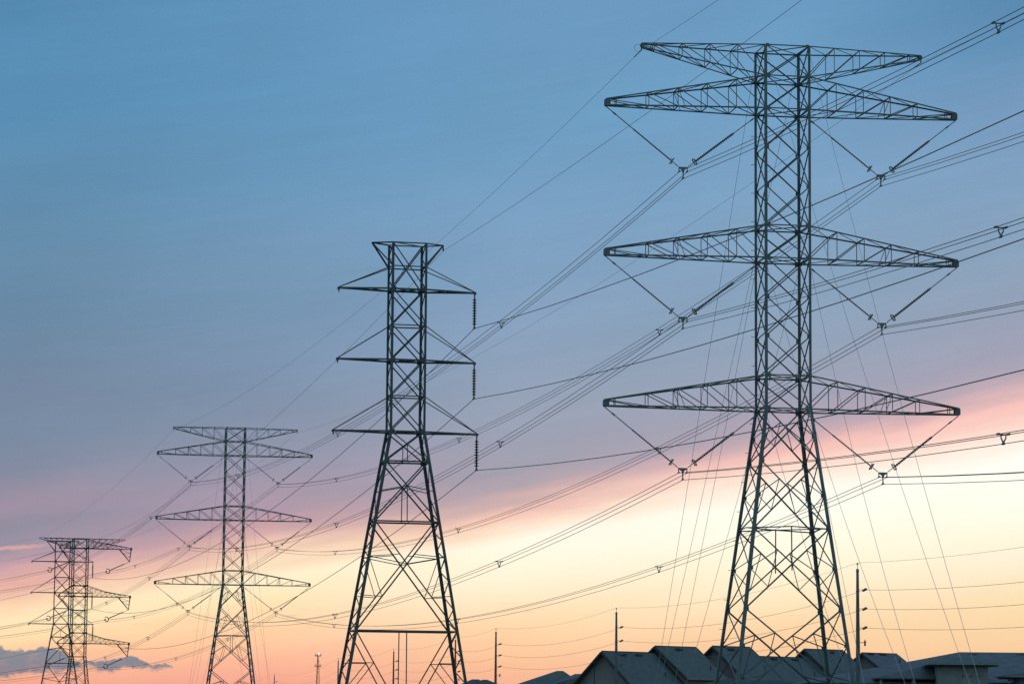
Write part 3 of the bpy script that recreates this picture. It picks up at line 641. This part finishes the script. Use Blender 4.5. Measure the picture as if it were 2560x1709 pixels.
def gable_unit(label, apex, Lr, hw, drop, wallm='wall', roofm='roof', vents=(), win=True, over=.55):
    """gabled house block; apex = world point of the near-left ridge end, ridge runs along rv"""
    A = Vector(apex); root = empty('gabled_house', (A.x, A.y, GROUND), 0, label, 'house', 'row of gabled houses')
    A = A - root.location; B = A + rv * Lr
    ro = MB()
    for s in (1, -1):
        e0, e1_ = A + gv * s * hw - Vector((0, 0, drop)), B + gv * s * hw - Vector((0, 0, drop))
        slab(ro, [A, B, e1_, e0] if s > 0 else [B, A, e0, e1_], .14)
    rf = ro.build('roof', roofm, root)
    tr = MB()
    for P0 in (A, B):
        for s in (1, -1): q = P0 + gv * s * hw - Vector((0, 0, drop)); k = -.02 if P0 is A else .02; tr.bar(P0 - Vector((0, 0, .13)) + rv * k, q - Vector((0, 0, .13)) + rv * k, .22, 'B')
    tr.bar(A + Vector((0, 0, .02)), B + Vector((0, 0, .02)), .10, 'B'); tr.build('verge_board', 'trim', root)  # thick dark boards draw the shaded band under the roof edge
    gt = MB(); e0 = A + gv * (hw + .06) - Vector((0, 0, drop + .05)); gt.bar(e0, e0 + rv * Lr, .15, 'B'); gt.build('gutter', 'gutter', root)
    wl = MB(); ins = over; a0, b0 = A + rv * ins, B - rv * ins; hh = hw - over; dr = drop * hh / hw
    P = []
    for X in (a0, b0):
        P += [X + gv * hh - Vector((0, 0, X.z)), X + gv * hh - Vector((0, 0, dr + .15)), X - Vector((0, 0, .16)), X - gv * hh - Vector((0, 0, dr + .15)), X - gv * hh - Vector((0, 0, X.z))]
    wl.poly(P, [(0, 1, 2, 3, 4), (9, 8, 7, 6, 5), (0, 5, 6, 1), (4, 3, 8, 9), (1, 6, 7, 2), (2, 7, 8, 3)]); wl.build('wall', wallm, root)
    for t in vents:
        v = MB(); c = A + rv * Lr * t + gv * hw * .10 - Vector((0, 0, drop * .10)); v.box(c + Vector((0, 0, .06)), 1.0, .4, .17, math.pi / 4); v.build('roof_vent', 'vent', rf)
    if len(vents) > 0:
        v = MB(); c = A + rv * Lr * .78 + gv * hw * .72 - Vector((0, 0, drop * .72)); v.tube([c, c + Vector((0, 0, .35))], .06, 8); v.tube([c + Vector((0, 0, .32)), c + Vector((0, 0, .42))], .10, 8); v.build('vent_pipe', 'vent', rf)
    if win:
        zc = A.z - drop - 1.35
        for t in (.28, .68): window(root, a0 * 0 + A + rv * Lr * t + gv * (hh + .0) - Vector((0, 0, A.z - zc)), rv, 1.1, 1.3)
        window(root, a0 - Vector((0, 0, A.z - zc)) - rv * .0 + gv * .8, gv, 1.1, 1.3)
        sm = MB(); c = a0 - gv * hh * .42; sm.box((c.x, c.y, (A.z - drop * .45) / 2), .07, .07, A.z - drop * .45 - .5, math.pi / 4); sm.build('wall_seam', 'trim', root)  # thin dark strip marking the vertical seam of the gable wall
    return root
Y0 = 320.
h2 = gable_unit('large gabled house with a broad mauve end wall behind the second concrete pole', at(1504, 1626.6, Y0), 8.6, 4.25, 3.55, 'wall', 'roof', (.33, .62))
def onrow(px, py):
    k = (px - 1280) / FOC; a = at(1504, 1626.6, Y0); t = (k * a.y - a.x) / (.7071 - k * .7071); return at(px, py, a.y + .7071 * t), t
P, t = onrow(1637, 1613.6); gable_unit('gabled house with a plain slate roof between the big end wall and the biggest pylon', P, 6.7, 4.75, 3.5, 'wall', 'roof', (.5,))
P, t = onrow(1780.5, 1613.6); gable_unit('gabled house directly behind the left legs of the biggest pylon', P, 6.4, 4.75, 3.6, 'wall', 'roof', (.4,))
P, t = onrow(1880, 1639); gable_unit('lower roofed house between the legs of the biggest pylon', P, 9.2, 4.3, 2.9, 'wall', 'roof', (.35, .75))
P, t = onrow(2010, 1621); gable_unit('gabled house behind the right legs of the biggest pylon', P, 7.0, 4.6, 3.4, 'wall', 'roof', (.6,))
P, t = onrow(2154, 1630.5); gable_unit('gabled house behind the tallest concrete pole', P, 6.6, 2.2, 1.45, 'wall', 'roof2', (.2, .55), win=False)

def hip_roof(mb, x0, x1, y0, y1, ze, rx0, rx1, ry, zr, t=.14):
    a, b, c, d = (x0, y0, ze), (x1, y0, ze), (x1, y1, ze), (x0, y1, ze); e, f = (rx0, ry, zr), (rx1, ry, zr)
    slab(mb, [a, b, f, e], t); slab(mb, [c, d, e, f], t); slab(mb, [d, a, e], t); slab(mb, [b, c, f], t)
def hip_house(name, label, x0, x1, y0, y1, ze, rx0, rx1, ry, zr, roofm='roof2', wallm='stucco', wins=(), over=.6, cat='house', group=None, vents=()):
    root = empty(name, ((x0 + x1) / 2, (y0 + y1) / 2, GROUND), 0, label, cat, group); o = root.location
    q = MB(); hip_roof(q, x0 - o.x, x1 - o.x, y0 - o.y, y1 - o.y, ze - o.z, rx0 - o.x, rx1 - o.x, ry - o.y, zr - o.z); rf = q.build('roof', roofm, root)
    gt = MB(); gt.bar((x0 - o.x, y0 - o.y - .08, ze - o.z - .09), (x1 - o.x, y0 - o.y - .08, ze - o.z - .09), .16, 'B'); gt.bar((x0 - o.x - .08, y0 - o.y, ze - o.z - .09), (x0 - o.x - .08, y1 - o.y, ze - o.z - .09), .16, 'B'); gt.build('gutter', 'gutter', root)
    sf = MB(); sf.box(((x0 + x1) / 2 - o.x, (y0 + y1) / 2 - o.y, ze - o.z - .21), x1 - x0 - .2, y1 - y0 - .2, .12); sf.build('soffit', 'trim', root)
    wl = MB(); hh = ze - o.z - .28; wl.box(((x0 + x1) / 2 - o.x, (y0 + y1) / 2 - o.y, hh / 2), x1 - x0 - 2 * over, y1 - y0 - 2 * over, hh); wl.build('wall', wallm, root)
    for wx, wz, ww, wh in wins: window(root, (wx - o.x, y0 + over - o.y, wz - o.z), (1, 0, 0), ww, wh)
    for vx, t in vents:
        v = MB(); y = ry + (y0 - ry) * t; z = zr + (ze - zr) * t; v.box((vx - o.x, y - o.y, z - o.z + .07), .8, .5, .18); v.build('roof_vent', 'gutter', rf)
    return root
# the long low building at the right edge
hip_house('long_house', 'long low house with a broad hip roof filling the right edge', 28.7, 92, 289.6, 312, 3.98, 44.65, 84, 300.3, 7.12, 'roof2', 'stucco',
          [(30.6, 2.3, 1.2, 1.3), (33.4, 2.3, 1.2, 1.3), (36.4, 2.3, .8, 1.6), (39.0, 2.3, .8, 1.6), (50, 2.4, 1.5, 1.3), (55, 2.4, 1.5, 1.3)], 1.3, vents=((42.6, .26), (45.9, .06), (50.6, .06), (36.6, .30)))
q = MB(); ow = bpy.data.objects['long_house']; o_ = ow.location
a_, b_, p_ = at(2190, 1692, 287.5), at(2440, 1693, 287.5), at(2318, 1664, 289.3)
hip_roof(q, a_.x - o_.x, b_.x - o_.x, 287.4 - o_.y, 291.2 - o_.y, a_.z - o_.z, p_.x - .5 - o_.x, p_.x + .5 - o_.x, 289.3 - o_.y, p_.z - o_.z)
q.build('porch_roof', 'roof', ow)
for x in (a_.x + .5, (a_.x + b_.x) / 2 - 1.2): q = MB(); q.box((x - o_.x, 287.8 - o_.y, (a_.z - o_.z) / 2 - .1), .22, .22, a_.z - o_.z - .2); q.build('porch_post', 'stucco', ow)
r = hip_house('stair_tower', 'square stuccoed block with a flat-looking hip roof standing against the broad roof', 39.55, 46.1, 284.6, 289.3, 5.72, 41.3, 44.4, 287, 6.35, 'roof', 'stucco', [], .95, 'house')
o_ = r.location
for x in (42.75, 43.55, 44.3):
    v = MB(); v.tube([(x - o_.x, 285.55 - o_.y, 4.52 - o_.z), (x - o_.x, 285.48 - o_.y, 4.52 - o_.z)], .075, 10); v.build('round_vent', 'trim', r)
r = hip_house('side_porch', 'small porch roof with angled brackets at the right edge', 46.6, 56, 282.5, 289.3, 4.58, 49, 54, 286, 5.0, 'roofd', 'stucco', [(50.4, 3.1, 1.2, 1.4)], 1.3, 'porch')
o_ = r.location; v = MB()
for y in (282.8, 284.5): v.bar((46.9 - o_.x, y - o_.y, 4.2 - o_.z), (47.9 - o_.x, y - o_.y, 3.6 - o_.z), .09, 'B'); v.bar((46.85 - o_.x, y - o_.y, 4.3 - o_.z), (46.85 - o_.x, y - o_.y, 4.05 - o_.z), .09, 'B')
v.build('bracket', 'trim', r)
# roofs left of the gabled row
def hip_px(label, xl, xr, xp0, xp1, yr, ye, Y, roofm, depth=9.):
    a = at(xl, ye, Y); b = at(xr, ye, Y); p = at(xp0, yr, Y + depth / 2); q = at(xp1, yr, Y + depth / 2)
    hip_house('hip_roofed_house', label, a.x, b.x, Y, Y + depth, a.z, p.x, q.x, Y + depth / 2, p.z, roofm, 'wall', [((a.x + b.x) / 2, a.z - 1.4, 1.2, 1.2)], .5, 'house', 'hip roofed houses left of the gables')
hip_px('grey hip roof with its peak just right of the slim lone pole', 1270, 1470, 1392, 1408, 1675.5, 1716, 372, 'roof')
hip_px('grey hip roof tucked against the left slope of the big gable', 1368, 1520, 1438, 1476, 1683, 1712, 362, 'roof2')
hip_px('low dark hip roof at the bottom in front of the grey hip roofs', 1330, 1500, 1452, 1470, 1690, 1722, 352, 'roofd', 6.)
hip_px('low dark roof between the middle pylon and the slim lone pole', 1158, 1222, 1180, 1196, 1696.6, 1706, 420, 'roofd')
hip_px('dark roof just left of the slim lone pole', 1188, 1246, 1206, 1218, 1697.5, 1708, 408, 'roofd')
# a garage-like low block under the gables
a = at(1722, 1700, 308); b = at(2030, 1702, 308)
r = hip_house('low_outbuilding', 'low dark roofed annex at the foot of the biggest pylon', a.x + 1.2, b.x - 1, 305, 309, a.z - .35, a.x + 3.2, b.x - 3, 307, a.z + .1, 'roofd', 'wall', [], .5, 'annex')

# sparse treetop beside the slim lone pole
def small_tree(px, py, Y, label):
    P = at(px, py, Y); h = P.z - GROUND; root = empty('tree', (P.x, P.y, GROUND), 0, label, 'tree')
    t = MB(); t.tube([(0, 0, 0), (.1, 0, h * .5), (0, .1, h * .82)], [.16, .11, .05], 7)
    br = []
    for i in range(9):
        a = random.uniform(0, 6.28); z = h * random.uniform(.5, .8); q = (math.cos(a) * .9, math.sin(a) * .9, z + random.uniform(.3, 1.)); t.tube([(0, 0, z), q], [.05, .015], 5); br.append(q)
    t.build('trunk', 'bark', root); c = MB()
    for i in range(420):
        q = random.choice(br); r_ = random.uniform(0, .6); a, b_ = random.uniform(0, 6.28), random.uniform(-1.5, 1.5)
        p = Vector(q) + Vector((math.cos(a) * math.cos(b_), math.sin(a) * math.cos(b_), math.sin(b_))) * r_; s = random.uniform(.05, .1)
        n = Vector((random.gauss(0, 1), random.gauss(0, 1), random.gauss(0, 1))).normalized(); u = n.orthogonal().normalized() * s; v_ = n.cross(u).normalized() * s * .7
        c.poly([p - u, p + v_, p + u, p - v_], [(0, 1, 2, 3)])
    c.build('crown', 'leaf', root)
small_tree(1229, 1694, 430, 'small sparse treetop just left of the slim lone pole')

# far antenna mast
P = at(795, 1636, 1740); hm = P.z - GROUND
root = empty('antenna_mast', (P.x, P.y, GROUND), .3, 'distant lattice antenna mast with a lit beacon left of the middle pylon', 'antenna mast')
m = MB(); z = 0
cm_ = lambda k, z: Vector((math.cos(k * 2.094) * (.35 + (hm - z) * .045), math.sin(k * 2.094) * (.35 + (hm - z) * .045), z))
for k in range(3): m.bar(cm_(k, 0), cm_(k, hm), .22, 'B')
while z < hm - 3:
    for k in range(3): m.bar(cm_(k, z), cm_(k + 1, z + 3), .10, 'B'); m.bar(cm_(k, z), cm_(k + 1, z), .09, 'B')
    z += 3
m.build('mast', 'redwhite', root)
for zz in (hm - .6, hm - 6.6):
    m = MB(); m.box((0, 0, zz), 1.6, 1.6, .15)
    for k in range(6): a = k * 1.047; m.box((math.cos(a) * 1.7, math.sin(a) * 1.7, zz + .5), .25, .25, 1.4); m.bar((0, 0, zz), (math.cos(a) * 1.7, math.sin(a) * 1.7, zz), .14, 'B')
    m.build('antenna_platform', 'steel', root)
m = MB(); m.tube([(0.5, 0, hm), (0.5, 0, hm + .5), (.5, 0, hm + 1.1), (.5, 0, hm + 1.5)], [.2, .32, .32, .15], 8); m.build('beacon', 'lamp', root)
